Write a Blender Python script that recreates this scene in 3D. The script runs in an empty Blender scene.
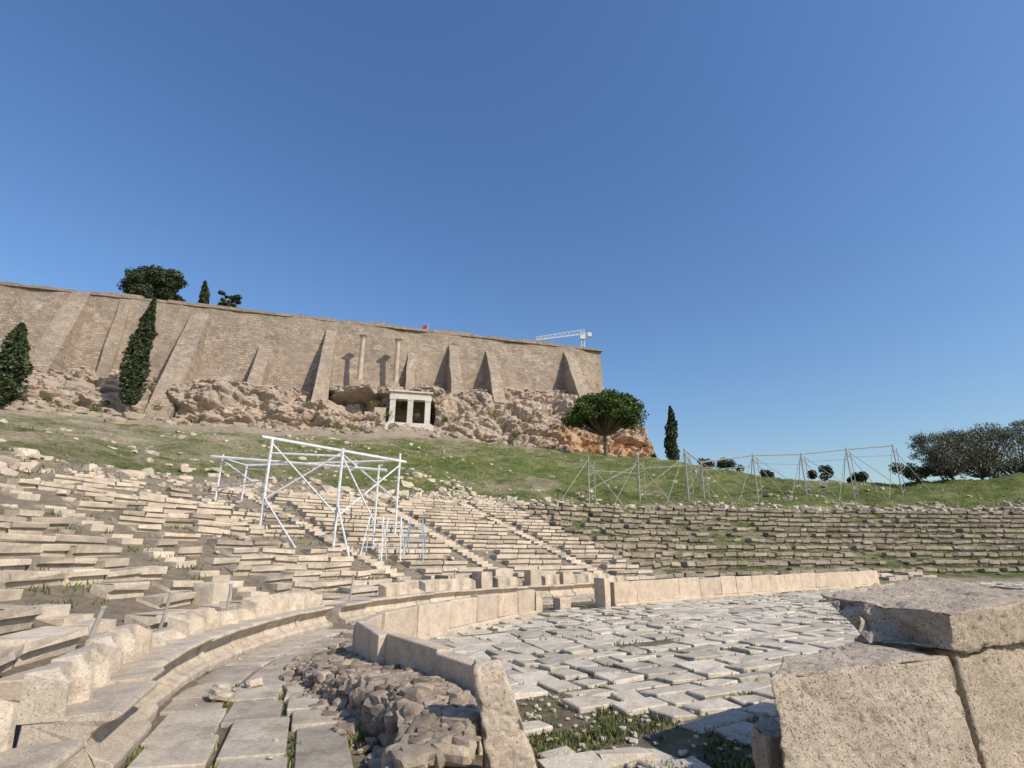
import bpy, bmesh, math, random
import numpy as np
from mathutils import Vector, noise, Matrix
random.seed(7); np.random.seed(7)
R=random.random
def U(a,b): return a+(b-a)*random.random()
scene=bpy.context.scene
SUN=(0.80,-0.60); SUN_EL=math.radians(38)

# ------------------------------------------------------------ materials
def new_mat(name, rough=0.9):
    m=bpy.data.materials.new(name); m.use_nodes=True
    nt=m.node_tree; b=nt.nodes['Principled BSDF']; b.inputs['Roughness'].default_value=rough
    b.inputs['Specular IOR Level'].default_value=0.2
    return m,nt,b
def nd(nt,t,**kw):
    n=nt.nodes.new(t)
    for k,v in kw.items(): setattr(n,k,v)
    return n
def noise_n(nt,vec,scale,detail=6,rough=0.6):
    n=nd(nt,'ShaderNodeTexNoise'); n.inputs['Scale'].default_value=scale
    n.inputs['Detail'].default_value=detail; n.inputs['Roughness'].default_value=rough
    nt.links.new(vec,n.inputs['Vector']); return n.outputs['Fac']
def ramp(nt,fac,stops):
    r=nd(nt,'ShaderNodeValToRGB'); e=r.color_ramp.elements
    while len(e)<len(stops): e.new(0.5)
    for i,(p,c) in enumerate(stops):
        e[i].position=p; e[i].color=(c if len(c)==4 else (*c,1))
    nt.links.new(fac,r.inputs['Fac']); return r.outputs['Color']
def mix(nt,fac,a,b,mode='MIX'):
    m=nd(nt,'ShaderNodeMix',data_type='RGBA',blend_type=mode)
    for s,v in ((0,fac),(6,a),(7,b)):
        if hasattr(v,'links'): nt.links.new(v,m.inputs[s])
        else: m.inputs[s].default_value = v if s==0 else (*v,1)
    return m.outputs[2]
def stone(name,c1,c2,stain=(0.16,0.14,0.11),scale=1.0,stain_amt=0.5,isl=0.35,bump=0.6,bd=0.03,lo=0.46,hi=0.68,pits=0.0):
    m,nt,b=new_mat(name)
    tc=nd(nt,'ShaderNodeTexCoord').outputs['Object']
    col=mix(nt,ramp(nt,noise_n(nt,tc,1.1*scale,8),[(0.35,(0,0,0)),(0.65,(1,1,1))]),c1,c2)
    st=ramp(nt,noise_n(nt,tc,2.7*scale,10,0.7),[(lo,(0,0,0)),(hi,(1,1,1))])
    mm=nd(nt,'ShaderNodeMath',operation='MULTIPLY'); nt.links.new(st,mm.inputs[0]); mm.inputs[1].default_value=stain_amt
    col=mix(nt,mm.outputs[0],col,stain)
    sp=ramp(nt,noise_n(nt,tc,26*scale,5,0.8),[(0.3,(0.6,0.6,0.6)),(0.6,(1.1,1.08,1.05))])
    col=mix(nt,0.8,col,sp,'MULTIPLY')
    g=nd(nt,'ShaderNodeNewGeometry')
    rc=ramp(nt,g.outputs['Random Per Island'],[(0,(1-isl,1-isl,1-isl)),(0.35,(1,0.97,0.93)),(0.7,(1.0,1.0,1.0)),(1,(1+isl*.5,1+isl*.42,1+isl*.32))])
    col=mix(nt,1.0,col,rc,'MULTIPLY')
    h=noise_n(nt,tc,9*scale,12,0.75)
    if pits:
        pn=noise_n(nt,tc,34*scale,3,.6); pr=ramp(nt,pn,[(0.30,(0,0,0)),(0.42,(1,1,1))])
        col=mix(nt,1.0,col,ramp(nt,pn,[(0.28,(.45,.42,.38)),(0.42,(1,1,1))]),'MULTIPLY')
        ad=nd(nt,'ShaderNodeMath',operation='MULTIPLY_ADD'); nt.links.new(pr,ad.inputs[0]); ad.inputs[1].default_value=pits; nt.links.new(h,ad.inputs[2]); h=ad.outputs[0]
    nt.links.new(col,b.inputs['Base Color'])
    bm=nd(nt,'ShaderNodeBump'); bm.inputs['Strength'].default_value=bump; bm.inputs['Distance'].default_value=bd
    nt.links.new(h,bm.inputs['Height'])
    nt.links.new(bm.outputs['Normal'],b.inputs['Normal'])
    return m
M_seat=stone('marble_seat',(0.64,0.555,0.45),(0.50,0.435,0.355),stain=(0.26,0.215,0.17),stain_amt=0.6)
M_rough=stone('grey_rough_stone',(0.38,0.325,0.26),(0.26,0.225,0.18),stain=(0.11,0.095,0.075),stain_amt=0.7,isl=0.5)
M_par=stone('parapet_marble',(0.66,0.555,0.44),(0.55,0.46,0.365),stain=(0.32,0.26,0.20),stain_amt=0.55,isl=0.15,scale=1.3,pits=.3)
M_thr=stone('throne_marble',(0.66,0.575,0.465),(0.52,0.45,0.365),stain=(0.27,0.225,0.175),stain_amt=0.65,isl=0.15,scale=1.6,pits=.2)
M_slab=stone('paving_marble',(0.64,0.585,0.49),(0.50,0.455,0.38),stain=(0.28,0.245,0.19),stain_amt=0.6,isl=0.3,scale=1.2)
M_walk=stone('walk_marble',(0.58,0.515,0.42),(0.43,0.38,0.31),stain=(0.26,0.215,0.16),stain_amt=0.75,isl=0.25,scale=1.0)
M_block=stone('ashlar_block',(0.72,0.615,0.49),(0.59,0.50,0.395),stain=(0.36,0.29,0.22),stain_amt=0.6,isl=0.0,scale=2.0,bump=1.0,bd=0.045,lo=.5,hi=.75,pits=.6)
M_rub=stone('rubble_stone',(0.44,0.36,0.28),(0.31,0.26,0.205),stain=(0.14,0.115,0.095),stain_amt=0.6,isl=0.5,scale=3)
M_white=stone('new_marble',(0.64,0.61,0.56),(0.54,0.51,0.47),stain_amt=0.2,isl=0.1,scale=0.4)
M_col=stone('column_stone',(0.54,0.46,0.37),(0.44,0.37,0.30),isl=0.05,scale=0.5)
def plain(name,c,rough=0.5,metal=0.0):
    m,nt,b=new_mat(name,rough)
    tc=nd(nt,'ShaderNodeTexCoord').outputs['Object']
    col=mix(nt,ramp(nt,noise_n(nt,tc,6,4),[(0.4,(0,0,0)),(0.65,(1,1,1))]),c,tuple(x*0.72 for x in c))
    nt.links.new(col,b.inputs['Base Color']); b.inputs['Metallic'].default_value=metal
    return m
M_wp=plain('white_painted_steel',(0.70,0.71,0.72)); M_gs=plain('galvanised_steel',(0.40,0.37,0.33),0.5,0.1)
M_red=plain('red_cloth',(0.5,0.05,0.04)); M_blue=plain('blue_paint',(0.30,0.42,0.55)); M_bark=stone('bark',(0.20,0.16,0.125),(0.13,0.105,0.085),scale=1,isl=0)
def leafmat(name,c1,c2,c3):
    m,nt,b=new_mat(name,0.75)
    g=nd(nt,'ShaderNodeNewGeometry')
    tc=nd(nt,'ShaderNodeTexCoord').outputs['Object']
    col=ramp(nt,g.outputs['Random Per Island'],[(0,c1),(0.6,c2),(1,c3)])
    nz=ramp(nt,noise_n(nt,tc,0.5,3),[(0.35,(0.65,0.65,0.65)),(0.65,(1.2,1.2,1.1))])
    nt.links.new(mix(nt,1.0,col,nz,'MULTIPLY'),b.inputs['Base Color']); return m
M_cyp=leafmat('cypress_leaf',(0.03,0.045,0.022),(0.055,0.078,0.036),(0.10,0.12,0.06))
M_pine=leafmat('pine_leaf',(0.04,0.065,0.018),(0.08,0.12,0.03),(0.13,0.17,0.05))
M_olive=leafmat('olive_leaf',(0.11,0.12,0.085),(0.16,0.17,0.12),(0.24,0.245,0.18))
M_grass=leafmat('grass_blade',(0.07,0.095,0.025),(0.13,0.16,0.045),(0.28,0.26,0.12))

# ------------------------------------------------------------ mesh builder
class MB:
    def __init__(s): s.v=[]; s.f=[]
    def add(s,vs,fs):
        o=len(s.v); s.v.extend([tuple(v) for v in vs]); s.f.extend([tuple(i+o for i in f) for f in fs])
    def build(s,name,mat,smooth=False,parent=None,bevel=0,seg=1):
        me=bpy.data.meshes.new(name); me.from_pydata(s.v,[],s.f); me.update()
        ob=bpy.data.objects.new(name,me); scene.collection.objects.link(ob)
        me.materials.append(mat)
        if smooth: me.polygons.foreach_set('use_smooth',[True]*len(me.polygons))
        if bevel:
            bv=ob.modifiers.new('b','BEVEL'); bv.width=bevel; bv.segments=seg; bv.limit_method='ANGLE'; bv.angle_limit=math.radians(35)
        if parent: ob.parent=parent
        return ob
def empty(name):
    e=bpy.data.objects.new(name,None); scene.collection.objects.link(e); e.empty_display_size=0.3; return e
def prism(mb,o,t,n,L,prof,jit=0.0,tilt=(0,0),up=None):
    """extrude profile [(d,z)..] along t by L centred at o. n = outward."""
    o=Vector(o); t=Vector((t[0],t[1],tilt[0])).normalized(); n=Vector((n[0],n[1],tilt[1])).normalized(); z=Vector((0,0,1))
    k=len(prof); vs=[]
    for e in (-0.5,0.5):
        for d,h in prof:
            vs.append(o+t*(e*L+U(-jit,jit))+n*(d+U(-jit,jit))+z*(h+U(-jit,jit)))
    fs=[(i,(i+1)%k,k+(i+1)%k,k+i) for i in range(k)]
    fs.append(tuple(range(k-1,-1,-1))); fs.append(tuple(range(k,2*k)))
    mb.add(vs,fs)
def box(mb,o,t,n,L,D,z0,z1,jit=0,tilt=(0,0)):
    prism(mb,(o[0],o[1],0),t,n,L,[(0,z0),(0,z1),(D,z1),(D,z0)],jit,tilt)
def tube(mb,a,b,r,k=6,r2=None):
    a=Vector(a); b=Vector(b); d=(b-a).normalized(); r2=r if r2 is None else r2
    x=d.orthogonal().normalized(); y=d.cross(x); vs=[]
    for p,rr in ((a,r),(b,r2)):
        for i in range(k):
            an=2*math.pi*i/k; vs.append(p+x*(math.cos(an)*rr)+y*(math.sin(an)*rr))
    fs=[(i,(i+1)%k,k+(i+1)%k,k+i) for i in range(k)]+[tuple(range(k-1,-1,-1)),tuple(range(k,2*k))]
    mb.add(vs,fs)
def ico(sub):
    bm=bmesh.new(); bmesh.ops.create_icosphere(bm,subdivisions=sub,radius=1)
    v=[x.co.copy() for x in bm.verts]; f=[tuple(q.index for q in p.verts) for p in bm.faces]; bm.free(); return v,f
ICO1=ico(1); ICO2=ico(2)
def rock(mb,c,s,hi=False,flat=0.7):
    V,F=ICO2 if hi else ICO1
    sx,sy,sz=s*U(.7,1.3),s*U(.6,1.1),s*U(.5,1)*flat
    q=Matrix.Rotation(U(0,6.3),3,'Z')@Matrix.Rotation(U(-.4,.4),3,'X'); off=Vector((U(0,99),U(0,99),U(0,99)))
    vs=[]
    for v in V:
        w=Vector([math.copysign(abs(a)**0.5,a) for a in v]) 
        w=w*(1+0.35*noise.noise(v*1.5+off))
        vs.append(Vector(c)+q@Vector((w.x*sx,w.y*sy,w.z*sz)))
    mb.add(vs,F)

# ------------------------------------------------------------ curves
def spline(pts,step=0.2):
    P=[np.array(p,float) for p in pts]; P=[2*P[0]-P[1]]+P+[2*P[-1]-P[-2]]; out=[]
    for i in range(1,len(P)-2):
        a,b,c,d=P[i-1:i+3]; n=max(2,int(np.linalg.norm(c-b)/0.05))
        for k in range(n):
            t=k/n; out.append(0.5*((2*b)+(-a+c)*t+(2*a-5*b+4*c-d)*t*t+(-a+3*b-3*c+d)*t**3))
    out.append(P[-2]); out=np.array(out)
    s=np.concatenate([[0],np.cumsum(np.linalg.norm(np.diff(out,axis=0),axis=1))])
    S=np.arange(0,s[-1],step); C=np.stack([np.interp(S,s,out[:,i]) for i in range(out.shape[1])],1)
    return S,C
class Curve:
    def __init__(c,pts,k=15):
        c.S,c.C=spline(pts); T=np.gradient(c.C,axis=0); T/=np.linalg.norm(T,axis=1)[:,None]
        Tp=np.pad(T,((k,k),(0,0)),'edge'); T=np.stack([np.convolve(Tp[:,i],np.ones(2*k+1)/(2*k+1),'valid') for i in range(2)],1)
        c.T=T/np.linalg.norm(T,axis=1)[:,None]; c.N=np.stack([-c.T[:,1],c.T[:,0]],1); c.L=c.S[-1]
    def at(c,s,D=0):
        x=np.array([np.interp(s,c.S,c.C[:,i]) for i in (0,1)]); t=np.array([np.interp(s,c.S,c.T[:,i]) for i in (0,1)]); t/=np.linalg.norm(t)
        n=np.array([-t[1],t[0]]); return x+n*D,t,n
    def near(c,x,y):
        x=np.atleast_1d(x).astype(float); y=np.atleast_1d(y).astype(float); D=np.empty(len(x)); I=np.empty(len(x),int)
        for a in range(0,len(x),4000):
            dx=x[a:a+4000,None]-c.C[None,:,0]; dy=y[a:a+4000,None]-c.C[None,:,1]; q=dx*dx+dy*dy; i=q.argmin(1); I[a:a+4000]=i
            r=np.arange(len(i)); D[a:a+4000]=np.sqrt(q[r,i])*np.sign(dx[r,i]*c.N[i,0]+dy[r,i]*c.N[i,1])
        return D,c.S[I]
PC=Curve([(-1.8,-14),(-1.9,-5),(-2.1,0),(-2.6,2.8),(-3.45,5.4),(-4.6,8.1),(-5.0,11.2),(-4.6,14.5),(-3.2,18.5),(-0.2,22.3),(4,25.5),(11,30),(21,36),(30,39.2),(42,40.8),(60,41.5),(95,40)])
B1=Curve([(-.25,5.85),(-.8,6.75),(-1.4,7.65),(-2.1,8.6),(-2.6,9.6),(-2.68,10.7),(-2.35,11.9),(-1.7,13.5),(-.6,15.8),(.56,17.9)],5)
B2=Curve([(3.5,20.1),(7,22.9),(11,25.8),(16,29.3),(21.6,32.9)])
def s_at(px,py): return PC.near(px,py)[1][0]
sA=s_at(-4.6,14.5); sM=s_at(4,25.5); sR=s_at(14,32); sE=s_at(30,39)
sK=s_at(9.6,29.1)
def runf(s): return np.interp(s,[sM,sE],[0.92,0.80])
def nrows(s): return np.interp(s,[0,sA,sM,sR,sE,PC.L],[16,17,21,21,22,23])
D0=2.0; Z0=0.60; RISE=0.275
def dtop(s): return D0+nrows(s)*runf(s)
# ------------------------------------------------------------ terrain
ctrl=[]
for s in np.linspace(0,PC.L,24):
    for e in (0,3):
        p,t,n=PC.at(s,dtop(s)+e); zz=Z0+RISE*nrows(s)-RISE+e*0.3
        ctrl.append((p[0],p[1],zz))
ctrl+=[(-140,66,20.5),(-105,77,23),(-74,85,24.3),(-47.5,92,23.4),(-21,101,25.4),(-2.5,107.5,23.2),(12,112,21.8),(24,118,20.8),(40,126,18.5),
 (-21,98,24),(18,100,20.0),(34.4,110,19.6),(-76,75,21.8),(-45,75,18.6),(38,105,18.2),(45,95,14.6),(50,76,10.8),(58,75,10.9),(70,72,12),(100,72,13.5),(130,70,13),
 (60,125,9),(80,108,6),(100,100,6),(60,160,5),(130,95,6),(-60,140,30),(0,160,28),(48,150,12),(-140,20,9),(-140,-60,6),(-60,-60,3),(180,60,8),(180,-60,1),(120,0,2),(0,200,20),(-180,150,20),(150,180,0)]
ctrl=np.array(ctrl)
def _phi(a,b): return np.sqrt(((a[:,None,:]-b[None,:,:])**2).sum(2))
n=len(ctrl); A=np.zeros((n+3,n+3)); A[:n,:n]=_phi(ctrl[:,:2],ctrl[:,:2]); A[:n,n]=1; A[:n,n+1:]=ctrl[:,:2]; A[n,:n]=1; A[n+1:,:n]=ctrl[:,:2].T
W=np.linalg.lstsq(A,np.concatenate([ctrl[:,2],[0,0,0]]),rcond=None)[0]
def terr(x,y,full=False):
    x=np.atleast_1d(x).astype(float); y=np.atleast_1d(y).astype(float)
    D,S=PC.near(x,y); xc=np.clip(x,-180,180); yc=np.clip(y,-100,200)
    out=np.concatenate([_phi(np.stack([xc[a:a+5000],yc[a:a+5000]],1),ctrl[:,:2])@W[:n] for a in range(0,len(x),5000)])+W[n]+W[n+1]*xc+W[n+2]*yc
    far=np.clip((np.hypot(x,y)-220)/600,0,1); out=out*(1-far)
    seat=np.where(D<D0,np.interp(D,[0,0.9,D0],[0,0.2,Z0-RISE]),Z0-RISE+RISE*(D-D0)/runf(S))-0.05
    dt=dtop(S); k=np.clip((D-dt+0.5)/2,0,1); z=seat*(1-k)+out*k
    z=np.where(D<=0,-0.04,z)
    return (z,D,S) if full else z
def tz(x,y): return float(terr(x,y)[0])
def axis(lo,hi,st,far):
    a=list(np.arange(lo,hi+1e-6,st)); d=st
    l=[];v=lo
    while v>-far: d*=1.35; v-=d; l.append(v)
    h=[];v=hi;d=st
    while v<far: d*=1.35; v+=d; h.append(v)
    return np.array(l[::-1]+a+h)
X=axis(-110,110,0.75,4000); Y=axis(-12,140,0.75,4000)
gx,gy=np.meshgrid(X,Y); fx,fy=gx.ravel(),gy.ravel()
z,D,S=terr(fx,fy,True); dt=dtop(S)
zn=np.array([noise.fractal(Vector((a*.12,b*.12,0)),1,2,5) for a,b in zip(fx,fy)])
zn2=np.array([noise.fractal(Vector((a*.7,b*.7,3)),1,2,3) for a,b in zip(fx,fy)])
k=np.clip((D-dt)/5,0,1)*np.clip(1-(np.hypot(fx,fy)-200)/100,0,1)
def zadd(x,y,kk): return (noise.fractal(Vector((x*.12,y*.12,0)),1,2,5)*.9+noise.fractal(Vector((x*.7,y*.7,3)),1,2,3)*.32)*kk
z=z+(zn*0.9+zn2*0.32)*k
nx,ny=len(X),len(Y)
me=bpy.data.meshes.new('ground'); ii=np.arange(nx*ny).reshape(ny,nx)
fc=np.stack([ii[:-1,:-1],ii[:-1,1:],ii[1:,1:],ii[1:,:-1]],-1).reshape(-1,4)
me.from_pydata(np.stack([fx,fy,z],1).tolist(),[],fc.tolist()); me.update()
att=me.color_attributes.new('zone','FLOAT_COLOR','POINT')
gz=np.clip((D-dt+1)/3,0,1)
gr=np.clip(0.24+0.34*gz,0,1); gr=np.where(D<0.2,0.42,gr); gr=np.where(D<-2.6,0.48,gr)
gr=np.where((D>0.2)&(D<dt)&(S>sR-4),0.53,gr)
gr=gr-0.28*np.clip((fy-0.27*fx-86)/16,0,1)*gz*np.clip((8-fx)/30,0.35,1)
gr=gr-0.08*np.clip((-fx-15)/30,0,1)*gz-0.16*np.clip((dt+8-D)/8,0,1)*gz*np.clip((sM+4-S)/8,0,1)
gr=gr+0.04*np.clip((fx-5)/15,0,1)*gz
att.data.foreach_set('color',np.stack([gr,gr,gr,np.ones_like(gr)],1).ravel())
me.polygons.foreach_set('use_smooth',[True]*len(me.polygons))
ground=bpy.data.objects.new('ground',me); scene.collection.objects.link(ground)
m,nt,b=new_mat('ground_mat',1.0)
tc=nd(nt,'ShaderNodeTexCoord').outputs['Object']
at=nd(nt,'ShaderNodeVertexColor',layer_name='zone').outputs['Color']
dirt=mix(nt,noise_n(nt,tc,0.6,10,.7),(0.29,0.23,0.165),(0.46,0.38,0.29))
grass=ramp(nt,noise_n(nt,tc,0.5,13,.85),[(0.34,(0.055,0.075,0.02)),(0.47,(0.11,0.14,0.038)),(0.56,(0.17,0.19,0.06)),(0.67,(0.31,0.275,0.14))])
nf=noise_n(nt,tc,0.13,15,.82)
ma=nd(nt,'ShaderNodeMath',operation='ADD'); nt.links.new(at,ma.inputs[0]); nt.links.new(nf,ma.inputs[1])
fm=nd(nt,'ShaderNodeMapRange'); nt.links.new(ma.outputs[0],fm.inputs['Value']); fm.inputs['From Min'].default_value=0.94; fm.inputs['From Max'].default_value=1.09
col=mix(nt,fm.outputs[0],dirt,grass)
sp=ramp(nt,noise_n(nt,tc,3,10,.85),[(0.35,(0.5,0.5,0.5)),(0.65,(1.3,1.3,1.25))]); col=mix(nt,1.0,col,sp,'MULTIPLY')
nt.links.new(col,b.inputs['Base Color'])
bm_=nd(nt,'ShaderNodeBump'); bm_.inputs['Strength'].default_value=1; bm_.inputs['Distance'].default_value=0.22
nt.links.new(noise_n(nt,tc,3,10,.8),bm_.inputs['Height']); nt.links.new(bm_.outputs['Normal'],b.inputs['Normal'])
me.materials.append(m)
def tzn(x,y):
    z_,D_,S_=terr(x,y,True); kk=float(np.clip((D_[0]-dtop(S_[0]))/5,0,1)); return float(z_[0])+(zadd(x,y,kk) if kk>0 else 0)

# ------------------------------------------------------------ seating tiers
stairs=[s_at(*p) for p in [(-3.2,5.0),(-5.0,10.5),(-4.4,15.3),(-1.8,20.6),(1.6,23.9),(6.5,27.1),(13,31.3),(21,36),(31,39.4),(44,41)]]
good=MB(); rough=MB(); stp=MB(); debris=MB()
for r_ in range(25):
    s=4.0
    while s<PC.L-30:
        if r_>=nrows(s)+U(-1.8,0.8): s+=1.5; continue
        D=D0+r_*runf(s)
        fac_=1+D/22 if s>6 and s<s_at(11,30) else 1+D*0.012
        sc0=s+.5
        restored=s_at(-1.8,20.6)<sc0<sK
        w=U(0.6,1.5)/fac_
        if restored: w*=1.3
        sc=s+w/2
        ds=min(abs(sc-q) for q in stairs)
        if sc<sK and ds<w/2+0.4/fac_:
            s+=w*0.5 if ds>w/2 else 0.25; 
            s+=0.15
            continue
        p,t,n_=PC.at(sc,D); zt=Z0+RISE*r_
        L=np.linalg.norm(PC.at(s+w,D)[0]-PC.at(s,D)[0])
        isr=sc>sK
        if not isr:
            miss=0.01 if restored else (0.08+0.010*r_)
            nz=noise.noise(Vector((p[0]*.2,p[1]*.2,0)))
            if not restored and nz>0.18: miss+=0.35
            if R()<miss:
                for q in range(random.choice([0,1,2])): rock(debris,(p[0]+n_[0]*U(0,.6)+U(-.3,.3),p[1]+n_[1]*U(0,.6)+U(-.3,.3),zt-.15),U(.08,.24))
                s+=w; continue
            h=RISE+0.08; dep=U(.50,.70) if not restored else .66; jj=0.008 if restored else 0.035
            dz=U(-.01,.01) if restored else random.gauss(0,.04)
            lip=U(.13,.18)
            prof=[(0.10,-h),(0.09,-lip-.03),(0.0,-lip),(0,-.015),(.015,0),(dep,0.0),(dep,-h)]
            ya=random.gauss(0,0.006 if restored else 0.06); t2=(t[0]-ya*t[1],t[1]+ya*t[0]); n2=(-t2[1],t2[0])
            off=random.gauss(0,0.01 if restored else .06)
            prism(good,(p[0]+n_[0]*off,p[1]+n_[1]*off,zt+dz),t2,n2,L*U(.93,.99),prof,jj*.7,(random.gauss(0,.003 if restored else .03),random.gauss(0,.005 if restored else .02)))
        else:
            # coarser courses: every second riser survives as a thick block, turf on the treads between
            nz=noise.noise(Vector((p[0]*.12,p[1]*.12,4)))
            if (r_%2 and R()<.80) or R()<0.05+(0.40 if nz>.28 else 0): s+=w*U(.5,.9); continue
            dep=U(.45,.75); ya=random.gauss(0,.03); t2=(t[0]-ya*t[1],t[1]+ya*t[0]); n2=(-t2[1],t2[0]); off=U(-.06,.08)
            hh=.30 if r_%2==0 else .06
            zz=zt+random.gauss(0,.035)+hh-.20
            lp=U(.20,.28)
            prism(rough,(p[0]+n_[0]*off,p[1]+n_[1]*off,zz),t2,n2,L*U(.92,1.0),[(0.16,-.75),(0.14,-lp-.02),(0,-lp),(0.02,0),(dep,0),(dep,-.75)],0.04,(random.gauss(0,.022),random.gauss(0,.03)))
            if R()<.10: rock(rough,(p[0]+U(-.4,.4),p[1]-n_[1]*.4,zz-.35),U(.12,.26))
        s+=w
    for q in stairs:
        if r_<nrows(q) and q<sK:
            run=runf(q)
            for hf in (0,1):
                D=D0+(r_+hf*.5)*run; p,t,n_=PC.at(q,D)
                if R()<.9: prism(stp,(p[0],p[1],Z0+RISE*(r_-0.5+hf*.5)+random.gauss(0,.012)),t,n_,0.72,[(0,-.4),(0,0),(run*.52,0),(run*.52,-.4)],0.022,(random.gauss(0,.02),0))
seat_root=empty('theatre_seating')
good.build('marble_seat_rows',M_seat,parent=seat_root,bevel=0.016)
rough.build('ruined_seat_rows',M_rough,parent=seat_root,bevel=0.03)
stp.build('stairway_steps',M_seat,parent=seat_root,bevel=0.012)
debris.build('fallen_fragments',M_seat,parent=seat_root)

# ------------------------------------------------------------ thrones (prohedria)
foot=MB(); back=MB(); aisle=MB(); s=2.0; sT=s_at(5,26)
prof=[(0.02,-0.1),(0.0,0.07),(0.03,0.11),(0.10,0.13),(0.17,0.16),(0.215,0.21),(0.23,0.27),(0.215,0.33),(0.16,0.385),(0.08,0.415),(0.03,0.43),(0.01,0.46),(0.03,0.49),(0.10,0.50),(0.72,0.47),(0.72,-0.1)]
while s<s_at(30,39):
    w=U(.60,.68)*(2 if R()<.7 else 1)
    ds=min(abs(s+w/2-q) for q in stairs)
    if ds<0.40 : s+=0.3; continue
    p,t,n_=PC.at(s+w/2,0); L=np.linalg.norm(PC.at(s+w,0.3)[0]-PC.at(s,0.3)[0])
    if s>sT:
        if R()<.6: box(foot,p,t,n_,L*.97,.7,-.1,U(.2,.42),.03)
        s+=w; continue
    prism(foot,(p[0],p[1],U(-.02,.02)),t,n_,L*.985,prof,0.006,(random.gauss(0,.006),0))
    if R()<0.90:
        nk=max(1,round(w/.62)); zt0=U(.82,.90) if R()<.75 else U(.62,.76)
        for q in range(nk):
            c=s+w*(q+.5)/nk; pb,tb,nb=PC.at(c,.60); 
            lw=np.linalg.norm(PC.at(s+w,0.65)[0]-PC.at(s,0.65)[0])/nk*.99
            zt=zt0+U(-.015,.015); k1=lw/2; WD=.15
            o=Vector((pb[0],pb[1],0)); T3=Vector((tb[0],tb[1],0)); N3=Vector((nb[0],nb[1],0))
            NP=9; inner=[]
            for i in range(NP):
                a_=-1+2*i/(NP-1); inner.append((a_*(k1-.05),-WD*abs(a_)**3.5))
            out=[(-k1,-WD-.01)]+inner+[(k1,-WD-.01),(k1,.17),(-k1,.17)]
            m_=len(out); vs=[]
            for h0 in (0,1):
                for (a_,d_) in out:
                    wing=min(1,max(0,(-d_-.02)/(WD-.02)))
                    top=zt-.10*wing**.8-.012*abs(a_/k1)**2
                    h_=.44 if h0==0 else top
                    vs.append(o+T3*a_+N3*(d_+(.03 if h0 else 0))+Vector((0,0,h_)))
            fs=[(i,(i+1)%m_,m_+(i+1)%m_,m_+i) for i in range(m_)]
            A_=m_+m_-1; B_=m_+m_-2
            mid=m_+1+NP//2
            for i in range(0,m_-3):
                a0=m_+i; a1=m_+i+1
                fs.append((a0,a1,A_) if a1<=mid else (a0,a1,B_))
            fs.append((mid,B_,A_))
            back.add(vs,fs)
    s+=w
s=2.0
while s<s_at(30,39):
    w=U(.8,1.6); p,t,n_=PC.at(s+w/2,1.1); L=np.linalg.norm(PC.at(s+w,1.3)[0]-PC.at(s,1.3)[0])
    if R()<.75: box(aisle,p,t,n_,L*.96,U(.55,.7),-.1,U(.36,.50),.03,(random.gauss(0,.02),random.gauss(0,.02)))
    s+=w
thr=empty('marble_thrones')
foot.build('seat_and_footrest',M_thr,parent=thr,bevel=.008); back.build('backrests',M_thr,parent=thr); aisle.build('rear_kerb',M_seat,parent=thr,bevel=.02)

# pedestals
def block_obj(name,corners,mat,cuts=10,amp=.012,sc=4,bev=.03,chip=0.03):
    bm=bmesh.new(); vs=[bm.verts.new(c) for c in corners]
    for f in [(0,3,2,1),(4,5,6,7),(0,1,5,4),(1,2,6,5),(2,3,7,6),(3,0,4,7)]: bm.faces.new([vs[i] for i in f])
    bmesh.ops.recalc_face_normals(bm,faces=bm.faces)
    bmesh.ops.bevel(bm,geom=list(bm.edges),offset=bev,segments=2,affect='EDGES',profile=.6)
    L=max(e.calc_length() for e in bm.edges)
    for it in range(9):
        es=[e for e in bm.edges if e.calc_length()>L/cuts]
        if not es: break
        bmesh.ops.subdivide_edges(bm,edges=es,cuts=1,use_grid_fill=True)
        if len(bm.verts)>60000: break
    bmesh.ops.triangulate(bm,faces=[f for f in bm.faces if len(f.verts)>4])
    bm.normal_update(); off=Vector((U(0,50),U(0,50),0))
    nn=[(v,v.normal.copy()) for v in bm.verts]
    for v,nr in nn:
        d=noise.fractal(v.co*sc+off,1,2,6)*amp*1.2 + noise.noise(v.co*sc*.4+off)*amp*1.8
        e=1-abs(max(abs(nr.x),abs(nr.y),abs(nr.z)))
        c=max(0,noise.noise(v.co*sc*1.3-off))*chip*(3 if e>.12 else 0)+max(0,noise.noise(v.co*sc*.7-off)-.2)*chip*1.4
        pit=noise.noise(v.co*sc*5+off); pit=-(pit-.2)*amp*2.6 if pit>.2 else 0
        v.co+=nr*(d-c+pit)
    me=bpy.data.meshes.new(name); bm.to_mesh(me); bm.free(); me.materials.append(mat)
    me.polygons.foreach_set('use_smooth',[True]*len(me.polygons))
    ob=bpy.data.objects.new(name,me); scene.collection.objects.link(ob); return ob
def rectc(cx,cy,ang,lx,ly,z0,z1,lean=(0,0)):
    c,s=math.cos(ang),math.sin(ang); o=[]
    for z_,k in ((z0,0),(z1,1)):
        for a,b in ((-1,-1),(1,-1),(1,1),(-1,1)):
            x=a*lx/2;y=b*ly/2; o.append((cx+c*x-s*y+lean[0]*k,cy+s*x+c*y+lean[1]*k,z_))
    return o
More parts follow.
